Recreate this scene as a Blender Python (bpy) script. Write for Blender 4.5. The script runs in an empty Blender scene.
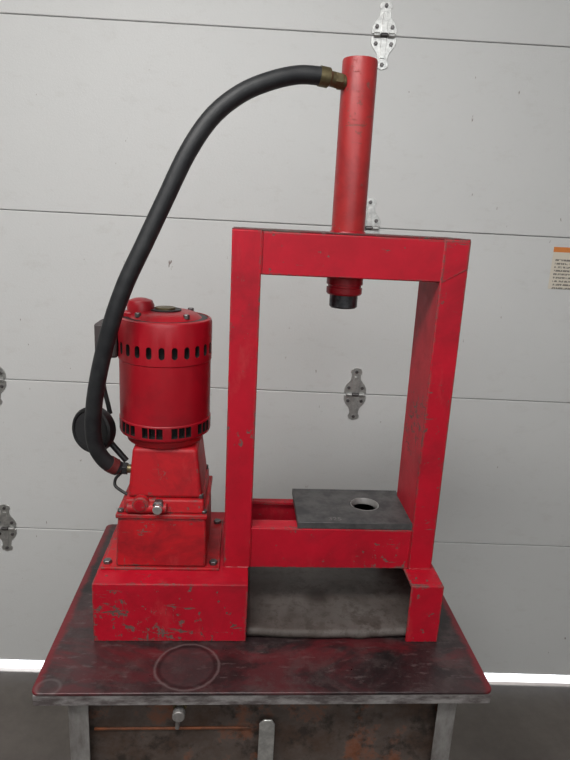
import bpy, bmesh, math, random
from math import *
from mathutils import Vector, Matrix, noise
random.seed(4)
T=0.8154            # height of table top above door datum
FZ=-.040            # floor level
sc=bpy.context.scene
col=sc.collection
sc.view_settings.view_transform='Standard'

# ------------------------------------------------------------------ materials
def new_mat(name):
    m=bpy.data.materials.new(name); m.use_nodes=True
    nt=m.node_tree; b=nt.nodes['Principled BSDF']
    return m,nt,b
def N(nt,t,**k):
    n=nt.nodes.new(t)
    for a,v in k.items(): setattr(n,a,v)
    return n
def noise_n(nt,scale,detail=4,rough=.6,stretch=None,dist=0):
    tc=N(nt,'ShaderNodeTexCoord'); mp=N(nt,'ShaderNodeMapping')
    nt.links.new(tc.outputs['Object'],mp.inputs[0])
    if stretch: mp.inputs['Scale'].default_value=stretch
    n=N(nt,'ShaderNodeTexNoise'); n.inputs['Scale'].default_value=scale
    n.inputs['Detail'].default_value=detail; n.inputs['Roughness'].default_value=rough
    n.inputs['Distortion'].default_value=dist
    nt.links.new(mp.outputs[0],n.inputs['Vector']); return n
def ramp(nt,src,a,b,ca=(0,0,0,1),cb=(1,1,1,1)):
    r=N(nt,'ShaderNodeValToRGB'); e=r.color_ramp.elements
    e[0].position=a;e[1].position=b;e[0].color=ca;e[1].color=cb
    nt.links.new(src,r.inputs[0]); return r
def mix(nt,fac,a,b,mode='MIX'):
    m=N(nt,'ShaderNodeMix',data_type='RGBA',blend_type=mode)
    for s,v in ((m.inputs[0],fac),(m.inputs[6],a),(m.inputs[7],b)):
        if isinstance(v,bpy.types.NodeSocket): nt.links.new(v,s)
        elif isinstance(v,(int,float)): s.default_value=v
        elif hasattr(v,'outputs'): nt.links.new(v.outputs[0],s)
        else: s.default_value=(*v,1) if len(v)==3 else v
    return m.outputs[2]
def mth(nt,op,a,b=None,clamp=False):
    m=N(nt,'ShaderNodeMath',operation=op,use_clamp=clamp)
    for i,v in enumerate((a,b)):
        if v is None: continue
        if isinstance(v,(int,float)): m.inputs[i].default_value=v
        else: nt.links.new(v,m.inputs[i])
    return m.outputs[0]
def bump(nt,b,src,strength,dist=.001):
    n=N(nt,'ShaderNodeBump'); n.inputs['Strength'].default_value=strength; n.inputs['Distance'].default_value=dist
    nt.links.new(src,n.inputs['Height']); nt.links.new(n.outputs[0],b.inputs['Normal'])
def edge_mask(nt,rad=.006):
    bv=N(nt,'ShaderNodeBevel'); bv.samples=4; bv.inputs['Radius'].default_value=rad
    g=N(nt,'ShaderNodeNewGeometry'); d=N(nt,'ShaderNodeVectorMath',operation='DOT_PRODUCT')
    nt.links.new(bv.outputs[0],d.inputs[0]); nt.links.new(g.outputs['True Normal'],d.inputs[1])
    return mth(nt,'MINIMUM',mth(nt,'MULTIPLY',mth(nt,'SUBTRACT',1.0,d.outputs['Value']),1.6),.14)

def paint(name,c1,c2,chip=(.07,.07,.06),chip_lo=.62,rough=.42,edge=True,dirt=.35,low_wear=True,spec=.35):
    m,nt,b=new_mat(name)
    n1=noise_n(nt,9,5,.65); base=mix(nt,ramp(nt,n1.outputs[0],.35,.68).outputs[0],c1,c2)
    n4=noise_n(nt,6,7,.72,dist=.6)
    base=mix(nt,mth(nt,'MULTIPLY',ramp(nt,n4.outputs[0],.48,.66).outputs[0],dirt),base,(.07,.006,.010))
    n5=noise_n(nt,16,7,.75,stretch=(1,1,.4)); base=mix(nt,mth(nt,'MULTIPLY',ramp(nt,n5.outputs[0],.57,.68).outputs[0],.25),base,(.50,.07,.07))
    n6=noise_n(nt,34,5,.75,stretch=(.28,1,2.4),dist=.4); n7=noise_n(nt,34,5,.75,stretch=(2.4,1,.25),dist=.4)
    n2=noise_n(nt,62,5,.70); n3=noise_n(nt,7,4,.6)
    f=mth(nt,'MAXIMUM',n2.outputs[0],mth(nt,'MAXIMUM',mth(nt,'SUBTRACT',n6.outputs[0],.015),mth(nt,'SUBTRACT',n7.outputs[0],.035)))
    f=mth(nt,'ADD',f,mth(nt,'MULTIPLY',mth(nt,'SUBTRACT',n3.outputs[0],.5),.50))
    if low_wear:
        g=N(nt,'ShaderNodeNewGeometry'); s=N(nt,'ShaderNodeSeparateXYZ'); nt.links.new(g.outputs['Position'],s.inputs[0])
        lw=mth(nt,'SUBTRACT',1,mth(nt,'DIVIDE',mth(nt,'SUBTRACT',s.outputs[2],T),.30),True)
        f=mth(nt,'ADD',f,mth(nt,'MULTIPLY',lw,.028))
    if edge:
        f=mth(nt,'ADD',f,edge_mask(nt))
    ch=ramp(nt,f,chip_lo,chip_lo+.02).outputs[0]
    chc=mix(nt,ramp(nt,n1.outputs[0],.45,.55).outputs[0],chip,(.12,.085,.075))
    colr=mix(nt,mth(nt,'MULTIPLY',ch,.88),base,chc)
    nt.links.new(colr,b.inputs['Base Color'])
    b.inputs['Specular IOR Level'].default_value=spec
    nt.links.new(mth(nt,'ADD',mth(nt,'MULTIPLY',ch,.15),mth(nt,'ADD',mth(nt,'MULTIPLY',n4.outputs[0],.3),rough-.1)),b.inputs['Roughness'])
    nf=noise_n(nt,260,3,.6)
    bump(nt,b,mth(nt,'ADD',mth(nt,'MULTIPLY',ch,-1.2),mth(nt,'MULTIPLY',nf.outputs[0],.35)),.35,.0007)
    return m
def metal(name,c1,c2,rough=.45,scale=20,metallic=.8,stretch=None,bs=.2):
    m,nt,b=new_mat(name)
    n=noise_n(nt,scale,6,.65,stretch=stretch)
    nt.links.new(mix(nt,ramp(nt,n.outputs[0],.38,.62).outputs[0],c1,c2),b.inputs['Base Color'])
    b.inputs['Metallic'].default_value=metallic
    nt.links.new(mth(nt,'ADD',mth(nt,'MULTIPLY',n.outputs[0],.3),rough-.15),b.inputs['Roughness'])
    bump(nt,b,n.outputs[0],bs,.001); return m
def plain(name,c,rough=.6,metallic=0,scale=60,var=.25):
    m,nt,b=new_mat(name); n=noise_n(nt,scale,4)
    nt.links.new(mix(nt,n.outputs[0],tuple(x*(1-var) for x in c),tuple(min(1,x*(1+var)) for x in c)),b.inputs['Base Color'])
    b.inputs['Roughness'].default_value=rough; b.inputs['Metallic'].default_value=metallic
    bump(nt,b,n.outputs[0],.15,.0006); return m

RED=paint('worn_red_paint',(.48,.003,.019),(.36,.002,.013),chip_lo=.662,rough=.50)
RED_S=paint('worn_red_paint_smooth',(.38,.004,.014),(.28,.003,.010),chip_lo=.70,rough=.34,edge=False,dirt=.45,low_wear=False,spec=.5)
RED_C=paint('faded_red_paint',(.40,.028,.028),(.34,.016,.018),chip=(.20,.04,.03),chip_lo=.68,rough=.34,edge=False,dirt=.45,low_wear=False,spec=.5)
RED_P=paint('pump_red_paint',(.40,.007,.014),(.47,.010,.016),chip_lo=.67,rough=.44,dirt=.65)
BLACK=plain('matte_black',(.010,.010,.011),.5)
DARKIN=plain('dark_interior',(.006,.005,.005),.8)
BRASS=metal('aged_brass',(.20,.16,.09),(.12,.10,.05),.45,40)
STEEL=metal('dark_steel',(.20,.19,.19),(.10,.095,.095),.42,30)
BRIGHT=metal('lit_rim_steel',(.50,.49,.48),(.30,.29,.28),.38,40,.6)  # brighter steel, carries the lit crescent of the bed plate hole
RAM=metal('ram_steel',(.13,.13,.14),(.05,.05,.055),.35,50)
GALV=metal('galvanised_steel',(.66,.66,.64),(.46,.46,.45),.38,60,.8)
PLATE=metal('plate_steel',(.095,.092,.092),(.050,.049,.051),.58,30,.3,(1,1,1),.4)
LEGM=metal('leg_steel',(.42,.41,.40),(.20,.18,.17),.5,18,.6,(1,1,.4))
def rubber():
    m,nt,b=new_mat('hose_rubber')
    n=noise_n(nt,40,5); n2=noise_n(nt,380,2)
    nt.links.new(mix(nt,ramp(nt,n.outputs[0],.4,.7).outputs[0],(.009,.010,.012),(.022,.023,.025)),b.inputs['Base Color'])
    b.inputs['Roughness'].default_value=.52; bump(nt,b,n2.outputs[0],.35,.0012); return m
RUBBER=rubber()

def table_mat():
    m,nt,b=new_mat('stained_table_steel')
    n1=noise_n(nt,5,8,.7,dist=.6); n2=noise_n(nt,20,8,.78); n3=noise_n(nt,60,6,.72,stretch=(.35,1,1)); n4=noise_n(nt,9,6,.65,stretch=(.5,1,1),dist=.6)
    c=mix(nt,ramp(nt,n1.outputs[0],.42,.58).outputs[0],(.017,.013,.014),(.046,.027,.029))
    c=mix(nt,mth(nt,'MULTIPLY',ramp(nt,n4.outputs[0],.50,.60).outputs[0],.55),c,(.115,.020,.025))
    c=mix(nt,mth(nt,'MULTIPLY',ramp(nt,n2.outputs[0],.50,.62).outputs[0],.5),c,(.085,.064,.062))
    c=mix(nt,mth(nt,'MULTIPLY',ramp(nt,n3.outputs[0],.57,.66).outputs[0],.45),c,(.15,.125,.125))
    g=N(nt,'ShaderNodeNewGeometry'); s=N(nt,'ShaderNodeSeparateXYZ'); nt.links.new(g.outputs['Position'],s.inputs[0])
    X,Y=s.outputs[0],s.outputs[1]
    ex=mth(nt,'ABSOLUTE',mth(nt,'SUBTRACT',X,.0873))
    e=ramp(nt,mth(nt,'ADD',ex,mth(nt,'MULTIPLY',n2.outputs[0],.04)),.408,.416).outputs[0]
    c=mix(nt,mth(nt,'MULTIPLY',e,.8),c,(.20,.012,.02))
    ry=mth(nt,'ABSOLUTE',mth(nt,'ADD',Y,.085)); k=mth(nt,'SUBTRACT',1,mth(nt,'DIVIDE',ry,.06),True)
    c=mix(nt,mth(nt,'MULTIPLY',mth(nt,'MULTIPLY',k,ramp(nt,n4.outputs[0],.44,.56).outputs[0]),.6),c,(.16,.014,.02))
    def ring(cx,cy,rx,ry,w,amt,c,fill,rc):
        dx=mth(nt,'DIVIDE',mth(nt,'SUBTRACT',X,cx),rx); dy=mth(nt,'DIVIDE',mth(nt,'SUBTRACT',Y,cy),ry)
        d=mth(nt,'SQRT',mth(nt,'ADD',mth(nt,'MULTIPLY',dx,dx),mth(nt,'MULTIPLY',dy,dy)))
        d=mth(nt,'ADD',d,mth(nt,'MULTIPLY',mth(nt,'SUBTRACT',n2.outputs[0],.5),.22))
        ins=ramp(nt,d,.92,1.0,(1,1,1,1),(0,0,0,1)).outputs[0]
        c=mix(nt,mth(nt,'MULTIPLY',ins,fill),c,(.060,.044,.046))
        k=mth(nt,'SUBTRACT',1,mth(nt,'DIVIDE',mth(nt,'ABSOLUTE',mth(nt,'SUBTRACT',d,1)),w),True)
        return mix(nt,mth(nt,'MULTIPLY',k,amt),c,rc)
    c=ring(-.058,-.128,.050,.052,.10,.7,c,.5,(.016,.013,.014))
    c=ring(-.058,-.128,.057,.059,.06,.5,c,0,(.20,.17,.17))
    c=ring(-.290,-.178,.020,.018,.22,.4,c,.3,(.18,.15,.15))
    nt.links.new(c,b.inputs['Base Color'])
    b.inputs['Metallic'].default_value=.25
    nt.links.new(mth(nt,'ADD',mth(nt,'MULTIPLY',n2.outputs[0],.5),.11),b.inputs['Roughness'])
    bump(nt,b,n2.outputs[0],.4,.0012); return m
TABLE=table_mat()

def door_mat():
    m,nt,b=new_mat('white_door_skin')
    n1=noise_n(nt,1.6,5,.6); n2=noise_n(nt,14,7,.75,stretch=(1,1,2)); n3=noise_n(nt,170,4,.7)
    c=mix(nt,n1.outputs[0],(.68,.685,.68),(.75,.753,.745))
    c=mix(nt,mth(nt,'MULTIPLY',ramp(nt,n2.outputs[0],.55,.72).outputs[0],.25),c,(.54,.52,.49))
    n4=noise_n(nt,48,3,.6,stretch=(1,1,.35)); c=mix(nt,ramp(nt,n4.outputs[0],.725,.755).outputs[0],c,(.25,.20,.18))
    nt.links.new(c,b.inputs['Base Color']); b.inputs['Roughness'].default_value=.5
    bump(nt,b,n3.outputs[0],.4,.0014); return m
DOOR=door_mat()
WALLM=plain('painted_wall',(.62,.61,.58),.85,0,3,.06)
CEILM=plain('painted_ceiling',(.75,.74,.72),.9,0,3,.04)
def floor_mat():
    m,nt,b=new_mat('garage_concrete')
    n1=noise_n(nt,3,8,.7); n2=noise_n(nt,40,6,.7)
    c=mix(nt,ramp(nt,n1.outputs[0],.35,.65).outputs[0],(.085,.072,.064),(.155,.135,.122))
    c=mix(nt,mth(nt,'MULTIPLY',n2.outputs[0],.5),c,(.09,.078,.07))
    nt.links.new(c,b.inputs['Base Color']); b.inputs['Roughness'].default_value=.6; bump(nt,b,n2.outputs[0],.3,.002); return m
FLOOR=floor_mat()
OUT=plain('outdoor_concrete',(.80,.80,.80),.9,0,4,.05)
def rust_mat():
    m,nt,b=new_mat('rusty_apron')
    n1=noise_n(nt,7,7,.7); n2=noise_n(nt,30,6,.7)
    c=mix(nt,ramp(nt,n1.outputs[0],.38,.6).outputs[0],(.07,.042,.030),(.12,.10,.09))
    c=mix(nt,ramp(nt,n2.outputs[0],.50,.64).outputs[0],c,(.035,.026,.022))
    c=mix(nt,mth(nt,'MULTIPLY',ramp(nt,n1.outputs[0],.53,.60).outputs[0],.6),c,(.24,.07,.025))
    nt.links.new(c,b.inputs['Base Color']); b.inputs['Roughness'].default_value=.6; b.inputs['Metallic'].default_value=.2
    bump(nt,b,n2.outputs[0],.4,.001); return m
RUST=rust_mat()
ORANGE=metal('orange_rust_glint',(.26,.08,.03),(.06,.035,.025),.6,22,.1)
def sheet_mat():
    m,nt,b=new_mat('tray_sheet_steel')
    n1=noise_n(nt,8,6,.6); n2=noise_n(nt,50,6,.7); n3=noise_n(nt,16,7,.75)
    c=mix(nt,ramp(nt,n1.outputs[0],.4,.6).outputs[0],(.060,.048,.042),(.115,.10,.092))
    c=mix(nt,mth(nt,'MULTIPLY',ramp(nt,n3.outputs[0],.50,.60).outputs[0],.6),c,(.040,.028,.022))
    c=mix(nt,mth(nt,'MULTIPLY',ramp(nt,n2.outputs[0],.52,.62).outputs[0],.5),c,(.035,.024,.02))
    g=N(nt,'ShaderNodeNewGeometry'); s=N(nt,'ShaderNodeSeparateXYZ'); nt.links.new(g.outputs['Position'],s.inputs[0])
    dx=mth(nt,'SUBTRACT',s.outputs[0],.20);dy=mth(nt,'SUBTRACT',s.outputs[1],.058)
    d=mth(nt,'SQRT',mth(nt,'ADD',mth(nt,'MULTIPLY',dx,dx),mth(nt,'MULTIPLY',dy,dy)))
    d=mth(nt,'ADD',d,mth(nt,'MULTIPLY',mth(nt,'SUBTRACT',n3.outputs[0],.5),.06))
    c=mix(nt,mth(nt,'MULTIPLY',ramp(nt,d,.014,.036,(1,1,1,1),(0,0,0,1)).outputs[0],.85),c,(.022,.013,.010))
    nt.links.new(c,b.inputs['Base Color']); b.inputs['Metallic'].default_value=.1; b.inputs['Roughness'].default_value=.6
    b.inputs['Specular IOR Level'].default_value=.4
    bump(nt,b,n2.outputs[0],.3,.001); return m
SHEET=sheet_mat()

# ------------------------------------------------------------------ mesh helpers
def empty(name,loc=(0,0,0),parent=None):
    o=bpy.data.objects.new(name,None); o.location=loc; o.empty_display_size=.05; col.objects.link(o)
    if parent: o.parent=parent; o.matrix_parent_inverse=Matrix.Translation(-parent.location)
    return o
def finish(name,bm,mat,parent=None,smooth=False,bevel=0,seg=2,ang=30):
    bm.normal_update()
    me=bpy.data.meshes.new(name); bm.to_mesh(me); bm.free()
    o=bpy.data.objects.new(name,me); col.objects.link(o)
    if mat: me.materials.append(mat)
    if parent: o.parent=parent; o.matrix_parent_inverse=Matrix.Translation(-Vector(parent.location))
    if smooth or bevel>0:
        for p in me.polygons: p.use_smooth=True
        try: me.set_sharp_from_angle(angle=radians(ang))
        except Exception: pass
    if bevel>0:
        md=o.modifiers.new('bevel','BEVEL'); md.width=bevel; md.segments=seg; md.limit_method='ANGLE'; md.angle_limit=radians(40)
    return o
def addbox(bm,x0,x1,y0,y1,z0,z1):
    v=[bm.verts.new((x,y,z)) for z in (z0,z1) for y in (y0,y1) for x in (x0,x1)]
    for f in ((0,2,3,1),(4,5,7,6),(0,1,5,4),(2,6,7,3),(0,4,6,2),(1,3,7,5)): bm.faces.new([v[i] for i in f])
def box(name,x0,x1,y0,y1,z0,z1,mat,parent=None,bevel=.0015,M=None):
    bm=bmesh.new(); addbox(bm,x0,x1,y0,y1,z0,z1)
    if M: bmesh.ops.transform(bm,matrix=M,verts=bm.verts)
    return finish(name,bm,mat,parent,bevel=bevel)
def frustum(name,b0,b1,z0,z1,mat,parent=None,bevel=.003):
    bm=bmesh.new(); v=[]
    for (x0,x1,y0,y1),z in ((b0,z0),(b1,z1)):
        v+=[bm.verts.new((x,y,z)) for y in (y0,y1) for x in (x0,x1)]
    for f in ((0,2,3,1),(4,5,7,6),(0,1,5,4),(2,6,7,3),(0,4,6,2),(1,3,7,5)): bm.faces.new([v[i] for i in f])
    return finish(name,bm,mat,parent,bevel=bevel,seg=3)
def lathe_bm(prof,seg=64):
    bm=bmesh.new(); rings=[]
    for r,z in prof:
        if r<1e-6: rings.append([bm.verts.new((0,0,z))])
        else: rings.append([bm.verts.new((r*cos(2*pi*i/seg),r*sin(2*pi*i/seg),z)) for i in range(seg)])
    for a,b in zip(rings,rings[1:]):
        for i in range(seg):
            j=(i+1)%seg
            if len(a)==1 and len(b)==1: continue
            if len(a)==1: bm.faces.new((a[0],b[j],b[i]))
            elif len(b)==1: bm.faces.new((a[i],a[j],b[0]))
            else: bm.faces.new((a[i],a[j],b[j],b[i]))
    for rg,fl in ((rings[0],True),(rings[-1],False)):
        if len(rg)>1: bm.faces.new(rg[::-1] if fl else rg)
    bmesh.ops.recalc_face_normals(bm,faces=bm.faces)
    return bm
def axisM(p,d):
    return Matrix.Translation(Vector(p))@Vector((0,0,1)).rotation_difference(Vector(d).normalized()).to_matrix().to_4x4()
def lathe(name,prof,p,d,mat,parent=None,seg=64,ang=35):
    bm=lathe_bm(prof,seg); bmesh.ops.transform(bm,matrix=axisM(p,d),verts=bm.verts)
    return finish(name,bm,mat,parent,smooth=True,ang=ang)
def cyl(name,p,d,r,h,mat,parent=None,seg=48,ch=None):
    c=ch if ch is not None else min(r,h)*.12
    return lathe(name,[(0,0),(r-c,0),(r,c),(r,h-c),(r-c,h),(0,h)],p,d,mat,parent,seg)
def hexnut(name,p,d,r,h,mat,parent=None):
    bm=lathe_bm([(0,0),(r,0),(r,h*.85),(r*.86,h),(0,h)],6); bmesh.ops.transform(bm,matrix=axisM(p,d),verts=bm.verts)
    return finish(name,bm,mat,parent,bevel=.0004)
def spline(P,n=14):
    P=[Vector(p) for p in P]; Q=[P[0]*2-P[1]]+P+[P[-1]*2-P[-2]]; out=[]
    for i in range(1,len(Q)-2):
        for k in range(n):
            t=k/n; a,b,c,d=Q[i-1:i+3]
            out.append(.5*((2*b)+(c-a)*t+(2*a-5*b+4*c-d)*t*t+(3*b-3*c+d-a)*t**3))
    out.append(P[-1]); return out
def tube(name,P,r,mat,parent=None,seg=24,n=14,rf=None):
    pts=spline(P,n); bm=bmesh.new(); rings=[]; up=Vector((0,1,0)); 
    for i,p in enumerate(pts):
        t=(pts[min(i+1,len(pts)-1)]-pts[max(i-1,0)]).normalized()
        s=t.cross(up).normalized(); u=s.cross(t).normalized(); up=u
        rr=r if rf is None else rf(i/(len(pts)-1))
        rings.append([bm.verts.new(p+rr*(cos(2*pi*k/seg)*s+sin(2*pi*k/seg)*u)) for k in range(seg)])
    for a,b in zip(rings,rings[1:]):
        for k in range(seg): bm.faces.new((a[k],a[(k+1)%seg],b[(k+1)%seg],b[k]))
    bm.faces.new(rings[0][::-1]); bm.faces.new(rings[-1])
    bmesh.ops.recalc_face_normals(bm,faces=bm.faces)
    return finish(name,bm,mat,parent,smooth=True,ang=50)
def boolean(o,cut):
    md=o.modifiers.new('b','BOOLEAN'); md.operation='DIFFERENCE'; md.solver='EXACT'; md.object=cut
    bpy.context.view_layer.update()
    me=bpy.data.meshes.new_from_object(o.evaluated_get(bpy.context.evaluated_depsgraph_get()))
    o.modifiers.clear(); o.data=me; bpy.data.objects.remove(cut,do_unlink=True)
    for p in me.polygons: p.use_smooth=True
    try: me.set_sharp_from_angle(angle=radians(30))
    except Exception: pass
def extrude_outline(name,pts,d,M,mat,parent,bevel=.0006):
    bm=bmesh.new(); a=[bm.verts.new((x,0,z)) for x,z in pts]; b=[bm.verts.new((x,-d,z)) for x,z in pts]; n=len(pts)
    bm.faces.new(a); bm.faces.new(b[::-1])
    for i in range(n): bm.faces.new((a[i],b[i],b[(i+1)%n],a[(i+1)%n]))
    bmesh.ops.recalc_face_normals(bm,faces=bm.faces)
    bmesh.ops.transform(bm,matrix=M,verts=bm.verts)
    return finish(name,bm,mat,parent,bevel=bevel)

# ------------------------------------------------------------------ room (axes of the garage: u along door, v away from camera)
psi=.0412; D=.8549
G=Matrix.Translation((0,D,0))@Matrix.Rotation(-psi,4,'Z')
SH=.533
U0,U1=-2.35,2.45           # door opening
V0=-4.6
box('floor',-3.4,3.6,V0,-.004,FZ-.12,FZ,FLOOR,None,0,G)
box('driveway_ground',-3.4,3.6,-.003,3.2,FZ-.12,FZ-.001,OUT,None,0,G)
box('ceiling',-3.4,3.6,V0,.17,3.0,3.1,CEILM,None,0,G)
box('wall_left',-3.5,-3.4,V0,.17,FZ,3.0,WALLM,None,0,G)
box('wall_right',3.6,3.7,V0,.17,FZ,3.0,WALLM,None,0,G)
box('wall_back',-3.5,3.7,V0-.1,V0,FZ,3.0,WALLM,None,0,G)
bm=bmesh.new()
addbox(bm,-3.4,U0,.05,.17,FZ,3.0);addbox(bm,U1,3.6,.05,.17,FZ,3.0);addbox(bm,U0,U1,.05,.17,SH*5+.01,3.0)
bmesh.ops.transform(bm,matrix=G,verts=bm.verts); finish('wall_front',bm,WALLM)

door=empty('door_1',G.translation)
SEAM=plain('seam_shadow',(.20,.20,.20))
for k in range(5):
    z0=k*SH+(FZ+.032 if k==0 else .001); z1=(k+1)*SH-.001
    box('section_%d'%(k+1),U0+.005,U1-.005,0,.045,z0,z1,DOOR,door,.0025,G)
    if k: box('tongue_%d'%k,U0+.01,U1-.01,.005,.040,k*SH-.006,k*SH+.006,SEAM,door,0,G)
box('bottom_seal',U0+.01,U1-.01,.008,.020,FZ+.026,FZ+.034,BLACK,door,.003,G)
def hinge(u,z,i):
    M=G@Matrix.Translation((u,0,z))
    up=[(-.036,.004),(-.036,.020),(-.030,.032),(-.017,.048),(-.014,.066),(-.019,.074),(-.016,.084),(0,.090),(.016,.084),(.019,.074),(.014,.066),(.017,.048),(.030,.032),(.036,.020),(.036,.004)]
    extrude_outline('hinge_%d_upper_leaf'%i,up,.003,M,GALV,door)
    extrude_outline('hinge_%d_lower_leaf'%i,[(x,-z) for x,z in up],.003,M,GALV,door)
    for j,(a,b) in enumerate(((-.030,-.012),(-.010,.010),(.012,.030))):
        p=M@Vector((a,-.007,0)); d=(M.to_3x3()@Vector((1,0,0)))
        cyl('hinge_%d_knuckle_%d'%(i,j),p,d,.0065,b-a,STEEL if j==1 else GALV,door,20,.001)
    for j,(a,b) in enumerate(((-.022,.022),(.022,.022),(0,.076),(-.022,-.022),(.022,-.022),(0,-.076))):
        hexnut('hinge_%d_bolt_%d'%(i,j),M@Vector((a,-.003,b)),M.to_3x3()@Vector((0,-1,0)),.0058,.005,STEEL,door)
    extrude_outline('hinge_%d_centre_rib'%i,[(-.006,-.06),(.006,-.06),(.009,.0),(.006,.06),(-.006,.06),(-.009,0)],.006,M,GALV,door)
i=0
for u in (-1.94,-.775,.398,1.57):
    for k in range(1,5):
        i+=1; hinge(u,k*SH,i)
def sticker_mat():
    m,nt,b=new_mat('sticker_print')
    tc=N(nt,'ShaderNodeTexCoord'); s=N(nt,'ShaderNodeSeparateXYZ'); nt.links.new(tc.outputs['Generated'],s.inputs[0])
    Z=s.outputs[2]; X=s.outputs[0]
    lines=mth(nt,'GREATER_THAN',mth(nt,'SINE',mth(nt,'MULTIPLY',Z,75)),.0)
    nz=noise_n(nt,260,2,.5,stretch=(1,1,.3)); txt=mth(nt,'MULTIPLY',lines,mth(nt,'GREATER_THAN',nz.outputs[0],.45))
    mask=mth(nt,'MULTIPLY',mth(nt,'GREATER_THAN',X,.06),mth(nt,'LESS_THAN',Z,.74))
    c=mix(nt,mth(nt,'MULTIPLY',mth(nt,'MULTIPLY',txt,mask),.8),(.74,.68,.58),(.10,.09,.08))
    c=mix(nt,mth(nt,'GREATER_THAN',Z,.88),c,(.75,.25,.06))
    nt.links.new(c,b.inputs['Base Color']); b.inputs['Roughness'].default_value=.5; return m
box('sticker',.984,1.15,-.0012,-.0002,1.44,1.57,sticker_mat(),door,0,G)

# ------------------------------------------------------------------ work table
tb=empty('work_table',(0.09,.1,FZ))
tx0,tx1,ty0,ty1=-.3165,.4911,-.193,.40
bm=bmesh.new(); pts=[]
for cx,cy,a0 in ((tx1-.014,ty1-.014,0),(tx0+.014,ty1-.014,90),(tx0+.014,ty0+.014,180),(tx1-.014,ty0+.014,270)):
    for k in range(7): a=radians(a0+15*k); pts.append((cx+.014*cos(a),cy+.014*sin(a)))
lo=[bm.verts.new((x,y,T-.006)) for x,y in pts]; hi=[bm.verts.new((x,y,T)) for x,y in pts]
bm.faces.new(hi); bm.faces.new(lo[::-1])
for k in range(len(pts)): j=(k+1)%len(pts); bm.faces.new((lo[k],lo[j],hi[j],hi[k]))
bmesh.ops.recalc_face_normals(bm,faces=bm.faces)
finish('table_top',bm,TABLE,tb,bevel=.0015)
EDGE=metal('table_edge_steel',(.36,.34,.335),(.12,.10,.10),.5,24,.4,(1,1,3))
box('front_edge_angle',tx0+.004,tx1-.004,ty0+.001,ty0+.008,T-.026,T-.005,EDGE,tb,.001)
box('back_edge_angle',tx0+.004,tx1-.004,ty1-.008,ty1-.002,T-.026,T-.005,EDGE,tb,.001)
box('left_edge_angle',tx0+.002,tx0+.008,ty0+.006,ty1-.006,T-.026,T-.005,EDGE,tb,.001)
box('right_edge_angle',tx1-.008,tx1-.002,ty0+.006,ty1-.006,T-.026,T-.005,EDGE,tb,.001)
box('apron_front',-.255,.43,-.150,-.144,T-.30,T-.006,RUST,tb,.001)
box('apron_back',-.255,.43,.344,.35,T-.16,T-.006,RUST,tb,.001)
box('apron_left',-.255,-.249,-.15,.35,T-.30,T-.006,RUST,tb,.001)
box('apron_right',.424,.43,-.15,.35,T-.30,T-.006,RUST,tb,.001)
box('apron_rust_glint',-.222,.06,-.154,-.150,T-.116,T-.111,ORANGE,tb,.0015)  # rust line with its orange glint put into the colour
box('apron_bottom_shelf',-.25,.425,-.145,.345,T-.30,T-.292,RUST,tb,.001)
def leg(nm,x,y,sx,sy):
    bm=bmesh.new()
    a,b=sorted((x,x+sx*.034)); c,d=sorted((y,y+sy*.004)); addbox(bm,a,b,c,d,FZ,T-.006)
    a,b=sorted((x,x+sx*.004)); c,d=sorted((y+sy*.004,y+sy*.034)); addbox(bm,a,b,c,d,FZ,T-.006)
    finish(nm,bm,LEGM,tb,bevel=.0008)
leg('leg_front_left',-.259,-.176,1,1);leg('leg_front_right',.434,-.176,-1,1);leg('leg_back_left',-.259,.37,1,-1);leg('leg_back_right',.434,.37,-1,-1)
pp=[(-.015,-.40),(.015,-.40),(.015,-.085),(.009,-.075),(-.005,-.075),(-.013,-.083)]
extrude_outline('hanging_strap',pp,.004,Matrix.Translation((.089,-.172,T)),GALV,tb,.001)
box('strap_bracket',.078,.100,-.172,-.148,T-.13,T-.10,LEGM,tb,.001)
p=Vector((-.0666,-.150,T-.050))
cyl('drain_valve_stem',p,(0,-1,0),.007,.03,LEGM,tb)
hexnut('drain_valve_nut',p+Vector((0,-.012,0)),(0,-1,0),.013,.010,BRASS,tb)
cyl('drain_valve_knob',p+Vector((0,-.030,0)),(0,-1,0),.011,.014,LEGM,tb)
cyl('drain_valve_handle',p+Vector((0.0,-.036,-.002)),(-.1,0,-1),.004,.028,LEGM,tb)

# ------------------------------------------------------------------ hydraulic press
pr=empty('hydraulic_press',(.21,.05,T))
hb=.1248; W=.42; zt=.7758; wc=.0525; DF=.135
BX0,BX1=-.2416,.0488
box('base_block',BX0,BX1,-.061,.235,T,T+hb,RED,pr,.002)
fx0,fx1=.364,.428
box('right_foot_front',fx0,fx1,-.061,-.055,T,T+hb,RED,pr,.0015)
box('right_foot_top',fx0,fx1,-.0552,.20,T+hb-.006,T+hb,RED,pr,.0012)
box('right_foot_side',fx1-.006,fx1,-.0552,.20,T,T+hb-.0058,RED,pr,.0012)
box('right_foot_back',fx0,fx1-.0058,.194,.20,T,T+hb-.0058,RED,pr,.0012)
box('left_column',0,wc,0,DF,T+hb,T+zt,RED,pr,.0022)
box('right_column',W-wc+.004,W,0,DF,T+hb,T+zt,RED,pr,.0022)
box('top_beam',wc-.001,W-.030,.001,DF-.001,T+.7005,T+zt-.001,RED,pr,.0022)
extrude_outline('beam_end_gusset',[(W-.046,.700),(W-.002,.725),(W-.002,zt-.002),(W-.046,zt-.002)],.0015,Matrix.Translation((0,.0005,T)),RED,pr,.0006)
box('top_cap_plate',.0,W,.004,DF-.002,T+zt-.001,T+zt+.002,paint('grimy_red_top',(.16,.01,.015),(.06,.02,.02),chip_lo=.57,dirt=.7,edge=False),pr,.0008)
bm=bmesh.new(); addbox(bm,wc-.001,W-wc+.005,.001,.008,T+hb,T+.210); addbox(bm,wc-.001,W-wc+.005,.008,.038,T+.203,T+.210)
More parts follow.
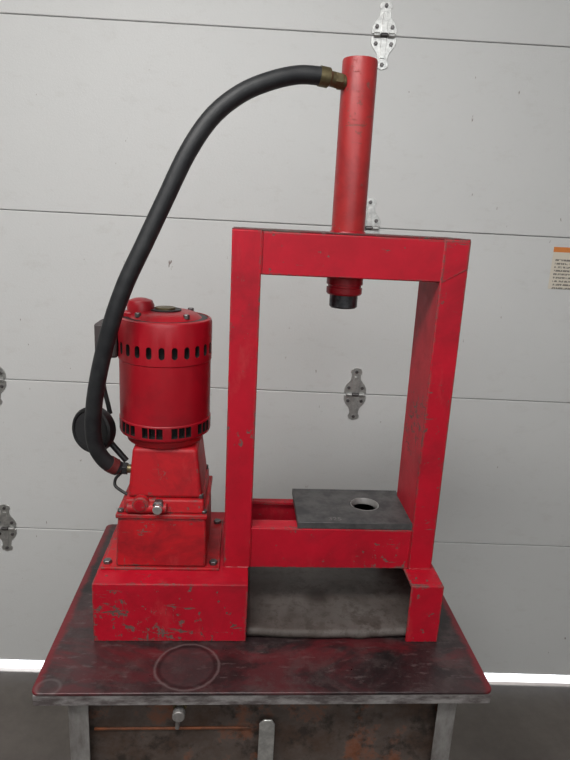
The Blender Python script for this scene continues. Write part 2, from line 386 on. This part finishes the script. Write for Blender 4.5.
finish('front_bottom_rail',bm,RED,pr,bevel=.0012)
bm=bmesh.new(); addbox(bm,wc-.001,W-wc+.005,DF-.008,DF-.001,T+hb+.03,T+.210); addbox(bm,wc-.001,W-wc+.005,DF-.017,DF-.008,T+.203,T+.210)
finish('back_bottom_rail',bm,RED,pr,bevel=.0012)
def weld(nm,a,b,r=.0022):
    a=Vector(a);b=Vector(b);n=int((b-a).length/.004)+2
    tube(nm,[a+(b-a)*k/n+Vector((random.uniform(-.0004,.0004),0,random.uniform(-.0004,.0004))) for k in range(n+1)],r,RED_S,pr,10,2,lambda t:r*(1+.22*sin(t*n*6)))
weld('weld_beam_left',(wc,.001,T+.703),(wc,.001,T+zt-.002),.0016)
weld('weld_rail_left',(wc,.001,T+hb+.002),(wc,.001,T+.209),.0016)
weld('weld_rail_right',(W-wc+.004,.001,T+hb+.002),(W-wc+.004,.001,T+.209),.0016)
weld('weld_foot_left',(.003,.0,T+hb),(wc-.003,.0,T+hb),.0022)
weld('weld_foot_right',(W-wc+.006,.0,T+hb),(W-.002,.0,T+hb),.0022)
bm=bmesh.new(); nx=40; rows=[]
prof=[(.193,.0205),(.10,.0205),(.0,.0205),(-.040,.0205),(-.0475,.0185),(-.0505,.012),(-.0505,.006)]
for j,(yy,zz) in enumerate(prof):
    r=[]
    for i in range(nx+1):
        t=i/nx; x=BX1+.0005+(.4215-BX1-.001)*t
        tt=min(1,t*.373/.315)
        bow=(-.0032*sin(pi*tt)+.0015*noise.noise(Vector((t*7,0,0)))) if j>=3 else 0
        tab=-.0035*max(0,1-abs((t-.60)/.05)) if j>=5 else 0
        r.append(bm.verts.new((x,yy+(-.003*sin(pi*tt) if j>=3 else 0),T+zz+bow+tab)))
    rows.append(r)
for a,b in zip(rows,rows[1:]):
    for i in range(nx): bm.faces.new((a[i],b[i],b[i+1],a[i+1]))
o=finish('tray_sheet',bm,SHEET,pr,smooth=True,ang=60)
s=o.modifiers.new('s','SOLIDIFY'); s.thickness=.002; s.offset=-1
cx,cy=.2105,.068; RC=.0305
lathe('cylinder_tube',[(0,T+zt),(RC,T+zt),(RC,T+1.064),(RC-.001,T+1.067),(RC-.006,T+1.067),(RC-.0065,T+1.064),(0,T+1.064)],(cx,cy,0),(0,0,1),RED_C,pr,72)
lathe('cylinder_weld_ring',[(RC-.002,T+zt+.001),(RC+.003,T+zt+.001),(RC+.002,T+zt+.004),(RC-.001,T+zt+.006)],(cx,cy,0),(0,0,1),RED_S,pr,72)
lathe('cylinder_collar',[(0,T+.7004),(.034,T+.7004),(.034,T+.684),(.031,T+.683),(.031,T+.679),(.0335,T+.678),(.0335,T+.668),(.031,T+.665),(0,T+.665)][::-1],(cx+.001,cy,0),(0,0,1),RED_S,pr,72)
lathe('ram',[(0,T+.640),(.0235,T+.640),(.0265,T+.643),(.0265,T+.6655),(0,T+.6655)],(cx+.001,cy,0),(0,0,1),RAM,pr,72)
cyl('port_boss',(cx-.026,cy-.010,T+1.028),(-1,-.25,0),.0125,.014,BRASS,pr)
pl=box('bed_plate',.143,.3755,.002,.156,T+.2105,T+.2245,PLATE,pr,0)
bmc=lathe_bm([(0,T+.19),(.0300,T+.19),(.0300,T+.25),(0,T+.25)],64); bmesh.ops.transform(bmc,matrix=Matrix.Translation((.291,.086,0)),verts=bmc.verts)
cut=finish('cut',bmc,None); boolean(pl,cut)
md=pl.modifiers.new('bevel','BEVEL'); md.width=.001; md.segments=2; md.limit_method='ANGLE'
# sleeve added in the hole: lit crescent put into its bright rim, dark bore
lathe('bed_plate_lit_rim',[(.0298,T+.212),(.0298,T+.2243),(.0285,T+.2243),(.0262,T+.214),(.0262,T+.212)],(.291,.086,0),(0,0,1),BRIGHT,pr,64).data
lathe('bed_plate_bore',[(.0275,T+.172),(.0275,T+.2119),(.0262,T+.2119),(.0262,T+.174),(0,T+.174),(0,T+.172)],(.291,.086,0),(0,0,1),STEEL,pr,64)  # closed sleeve added under the plate so the hole reads dark
tc=bpy.data.curves.new('bed_plate_stamp','FONT'); tc.body='325'; tc.size=.018; tc.extrude=.0001
to=bpy.data.objects.new('bed_plate_stamp',tc); col.objects.link(to); to.location=(.205,.012,T+.2245); tc.materials.append(STEEL)
bpy.context.view_layer.update()
me=bpy.data.meshes.new_from_object(to.evaluated_get(bpy.context.evaluated_depsgraph_get())); loc=to.location.copy(); bpy.data.objects.remove(to,do_unlink=True)
me.transform(Matrix.Translation(loc)); to=bpy.data.objects.new('bed_plate_stamp',me); col.objects.link(to); to.parent=pr; to.matrix_parent_inverse=Matrix.Translation(-Vector(pr.location))

# ------------------------------------------------------------------ hydraulic pump housing
pu=empty('hydraulic_pump',(-.12,.085,T+hb))
box('foot_flange',-.236,-.008,-.014,.19,T+hb,T+hb+.005,RED_P,pu,.0015)
frustum('reservoir',(-.208,-.034,-.010,.180),(-.203,-.036,-.006,.176),T+hb+.005,T+.232,RED_P,pu,.005)
box('reservoir_lid',-.206,-.033,-.010,.18,T+.232,T+.241,RED_P,pu,.002)
frustum('gear_housing',(-.193,-.040,-.004,.170),(-.190,-.041,.0,.166),T+.241,T+.268,RED_P,pu,.004)
frustum('motor_adapter',(-.186,-.044,.006,.160),(-.177,-.056,.016,.150),T+.268,T+.366,RED_P,pu,.007)
cyl('motor_flange',(-.1238,.085,T+.366),(0,0,1),.074,.016,RED_P,pu)
cyl('valve_lug',(-.159,.004,T+.262),(0,-1,0),.0155,.018,RED_P,pu)
lathe('valve_lug_ring',[(.004,0),(.0095,0),(.0095,.003),(.004,.003)],(-.159,-.014,T+.262),(0,-1,0),RED_S,pu,32)
cyl('valve_body',(-.185,-.004,T+.253),(1,0,0),.010,.075,RED_P,pu)
hexnut('relief_valve_nut',(-.126,.004,T+.256),(0,-1,0),.0135,.016,STEEL,pu)
cyl('relief_valve_cap',(-.126,-.012,T+.256),(0,-1,0),.009,.010,GALV,pu)
for j,(x,y) in enumerate(((-.226,.004),(-.020,.004),(-.226,.172),(-.020,.172))):
    hexnut('foot_bolt_%d'%j,(x,y,T+hb+.005),(0,0,1),.0085,.007,STEEL,pu)
for j,(x,y) in enumerate(((-.198,.002),(-.040,.002))):
    cyl('lid_bolt_%d'%j,(x,y,T+.241),(0,0,1),.006,.006,STEEL,pu)
for j,(x,y) in enumerate(((-.047,.012),(-.047,.155))):
    cyl('housing_bolt_%d'%j,(x,y,T+.268),(0,0,1),.0055,.008,STEEL,pu)
cyl('outlet_elbow',(-.181,.035,T+.3155),(-1,0,.02),.0085,.026,BRASS,pu)
hexnut('outlet_nut',(-.190,.034,T+.316),(-1,0,.05),.0125,.011,BLACK,pu)
tube('return_line',[(-.205,.05,T+.300),(-.215,.045,T+.290),(-.216,.04,T+.278),(-.205,.035,T+.270),(-.188,.03,T+.262)],.003,BLACK,pu,12)
gd=Vector((-.42,-.90,.10)).normalized(); gp=Vector((-.250,.078,T+.383))
lathe('gauge_case',[(0,0),(.030,0),(.041,.005),(.045,.012),(.045,.028),(.042,.032),(.038,.032),(.037,.029),(0,.029)],gp,gd,BLACK,pu,56)
cyl('gauge_stem',gp+Vector((.006,-.005,-.012)),(.70,-.1,-.8),.006,.07,BLACK,pu)
cyl('gauge_dial',gp+gd*.0285,gd,.0365,.001,plain('gauge_dial_black',(.02,.02,.022),.35),pu)

# ------------------------------------------------------------------ electric motor
mo=empty('electric_motor',(-.1238,.085,T+.382))
MX,MY=-.1238,.085; RM=.0885
prof=[(.060,.3822),(.083,.3822),(.0875,.3855),(RM,.389),(RM,.4135),(RM-.0015,.415),(RM-.0015,.5275),(RM,.529),(RM,.600),(RM-.002,.606),(RM-.007,.608),(RM-.0075,.6045),(.070,.606),(.060,.614),(.050,.6175),(.030,.619),(0,.619)]
shell=lathe('shell',[(r,T+z) for r,z in prof],(MX,MY,0),(0,0,1),RED_S,mo,128)
bc=bmesh.new()
def slot(bm,ang,w,h,z,rounded):
    pts=[]
    if rounded:
        r=w/2
        for k in range(9): a=pi*k/8; pts.append((r*cos(a),h/2-r+r*sin(a)))
        for k in range(9): a=pi+pi*k/8; pts.append((r*cos(a),-h/2+r+r*sin(a)))
    else: pts=[(-w/2,-h/2),(w/2,-h/2),(w/2,h/2),(-w/2,h/2)]
    M=Matrix.Translation((MX,MY,T+z))@Matrix.Rotation(ang,4,'Z')
    A=[bm.verts.new(M@Vector((.076,y,zz))) for y,zz in pts]; B=[bm.verts.new(M@Vector((.100,y,zz))) for y,zz in pts]
    f=[bm.faces.new(A[::-1]),bm.faces.new(B)]
    n=len(pts)
    for k in range(n): f.append(bm.faces.new((A[k],A[(k+1)%n],B[(k+1)%n],B[k])))
    bmesh.ops.recalc_face_normals(bm,faces=f)
for k in range(24): slot(bc,2*pi*k/24+.05,.0105,.0225,.553,True)
for k in range(40):
    if k%4!=3: slot(bc,2*pi*k/40,.0116,.0200,.4010,False)
cut=finish('cut',bc,None)
shell.data.materials.append(DARKIN)
boolean(shell,cut)
for p in shell.data.polygons:
    c=p.center; r=Vector((c.x-MX,c.y-MY)).length
    if r<.0856 and T+.385<c.z<T+.60: p.material_index=1
cyl('oil_cap',(MX,MY,T+.618),(0,0,1),.019,.007,BRASS,mo)
lathe('oil_cap_ring',[(.021,0),(.030,0),(.030,.003),(.021,.003)],(MX,MY,T+.6185),(0,0,1),BLACK,mo,48)
lathe('top_groove_ring',[(.066,0),(.0795,0),(.0795,.002),(.066,.002)],(MX,MY,T+.6050),(0,0,1),BLACK,mo,72)
for k in range(4):
    a=pi/4+k*pi/2; hexnut('through_bolt_%d'%k,(MX+.062*cos(a),MY+.062*sin(a),T+.611),(0,0,1),.006,.008,STEEL,mo)
lathe('wiring_cover',[(0,.0),(.025,.0),(.0255,.016),(.022,.024),(.010,.028),(0,.0285)],(-.170,.085,T+.612),(0,0,1),RED_S,mo,40)
box('wiring_cover_base',-.200,-.150,.065,.11,T+.604,T+.616,RED_S,mo,.003)
box('switch_box',-.250,-.209,.050,.110,T+.530,T+.594,plain('switch_grey',(.055,.045,.045),.55),mo,.004)
box('switch_toggle',-.240,-.228,.042,.052,T+.556,T+.574,BLACK,mo,.001)
tube('power_cord',[(-.238,.08,T+.531),(-.246,.09,T+.50),(-.246,.10,T+.46),(-.240,.10,T+.43),(-.235,.10,T+.405)],.0045,BLACK,mo,14)

# ------------------------------------------------------------------ hose
ho=empty('hydraulic_hose',(-.05,.02,T+.9))
HP=[(.150,.047,1.0315),(.1402,.045,1.0327),(.1025,.04,1.031),(.0558,.03,1.0169),(.0069,.02,.9923),(-.0379,.01,.953),(-.0757,0,.8956),(-.1127,-.007,.8175),(-.1456,-.014,.7459),(-.1785,-.020,.6744),(-.2063,-.020,.5956),(-.2306,-.012,.5036),(-.2441,0,.4248),(-.2437,.01,.3723),(-.2290,.02,.337),(-.2085,.033,.3165)]
HP=[(x,y,z+T) for x,y,z in HP]
tube('rubber_hose',HP,.0148,RUBBER,ho,28,12)
tube('upper_ferrule',[(.139,.0448,T+1.0327),(.152,.047,T+1.0315),(.168,.052,T+1.0295)],.0155,BRASS,ho,28,6,lambda t:.0162 if t<.62 else .0125)
hexnut('upper_hose_nut',(.166,.0515,T+1.0297),(1,.22,-.08),.0140,.014,BRASS,ho)
tube('lower_ferrule',[(-.2230,.024,T+.330),(-.2150,.0295,T+.3225),(-.2050,.034,T+.316)],.0165,plain('fitting_red_brown',(.12,.02,.02),.5),ho,28,6,lambda t:.0160 if t<.7 else .0125)

# ------------------------------------------------------------------ light
w=bpy.data.worlds.new('w'); sc.world=w; w.use_nodes=True
bg=w.node_tree.nodes['Background']; sky=w.node_tree.nodes.new('ShaderNodeTexSky'); sky.sky_type='NISHITA'; sky.sun_disc=False; sky.sun_elevation=radians(35)
w.node_tree.links.new(sky.outputs[0],bg.inputs[0]); bg.inputs[1].default_value=.35
sun=bpy.data.lights.new('sun','SUN'); sun.energy=14; sun.angle=radians(3); so=bpy.data.objects.new('sun',sun); col.objects.link(so)
so.rotation_euler=(Vector((.15,-1,-.50))).to_track_quat('-Z','Y').to_euler(); so.location=(0,3,3)
def area(name,u,v,z,sx,sy,power,c,tgt):
    l=bpy.data.lights.new(name,'AREA'); l.shape='RECTANGLE'; l.size=sx; l.size_y=sy; l.energy=power; l.color=c
    o=bpy.data.objects.new(name,l); col.objects.link(o); p=G@Vector((u,v,z)); o.location=p
    o.rotation_euler=(G@Vector(tgt)-p).to_track_quat('-Z','Y').to_euler(); return o
area('ceiling_light_main',-.5,-2.0,2.9,1.6,.5,48,(1,.985,.96),(-.5,-1.5,0))
area('ceiling_light_rear',.4,-3.8,2.5,3.0,1.2,31,(.95,.98,1),(.1,0,1.1))

# ------------------------------------------------------------------ camera
cam=bpy.data.cameras.new('camera'); co=bpy.data.objects.new('camera',cam); col.objects.link(co)
y,p,r,f=.0724,-.2571,.0503,608.8
F=Vector((sin(y)*cos(p),cos(y)*cos(p),sin(p))); R=F.cross(Vector((0,0,1))).normalized(); U=R.cross(F)
R2=cos(r)*R+sin(r)*U; U2=-sin(r)*R+cos(r)*U
M=Matrix((( R2.x,U2.x,-F.x,.0256),(R2.y,U2.y,-F.y,-1.0754),(R2.z,U2.z,-F.z,.7954+T),(0,0,0,1)))
co.matrix_world=M
cam.sensor_fit='VERTICAL'; cam.sensor_height=36; cam.lens=f*36/760; cam.clip_start=.02
sc.camera=co
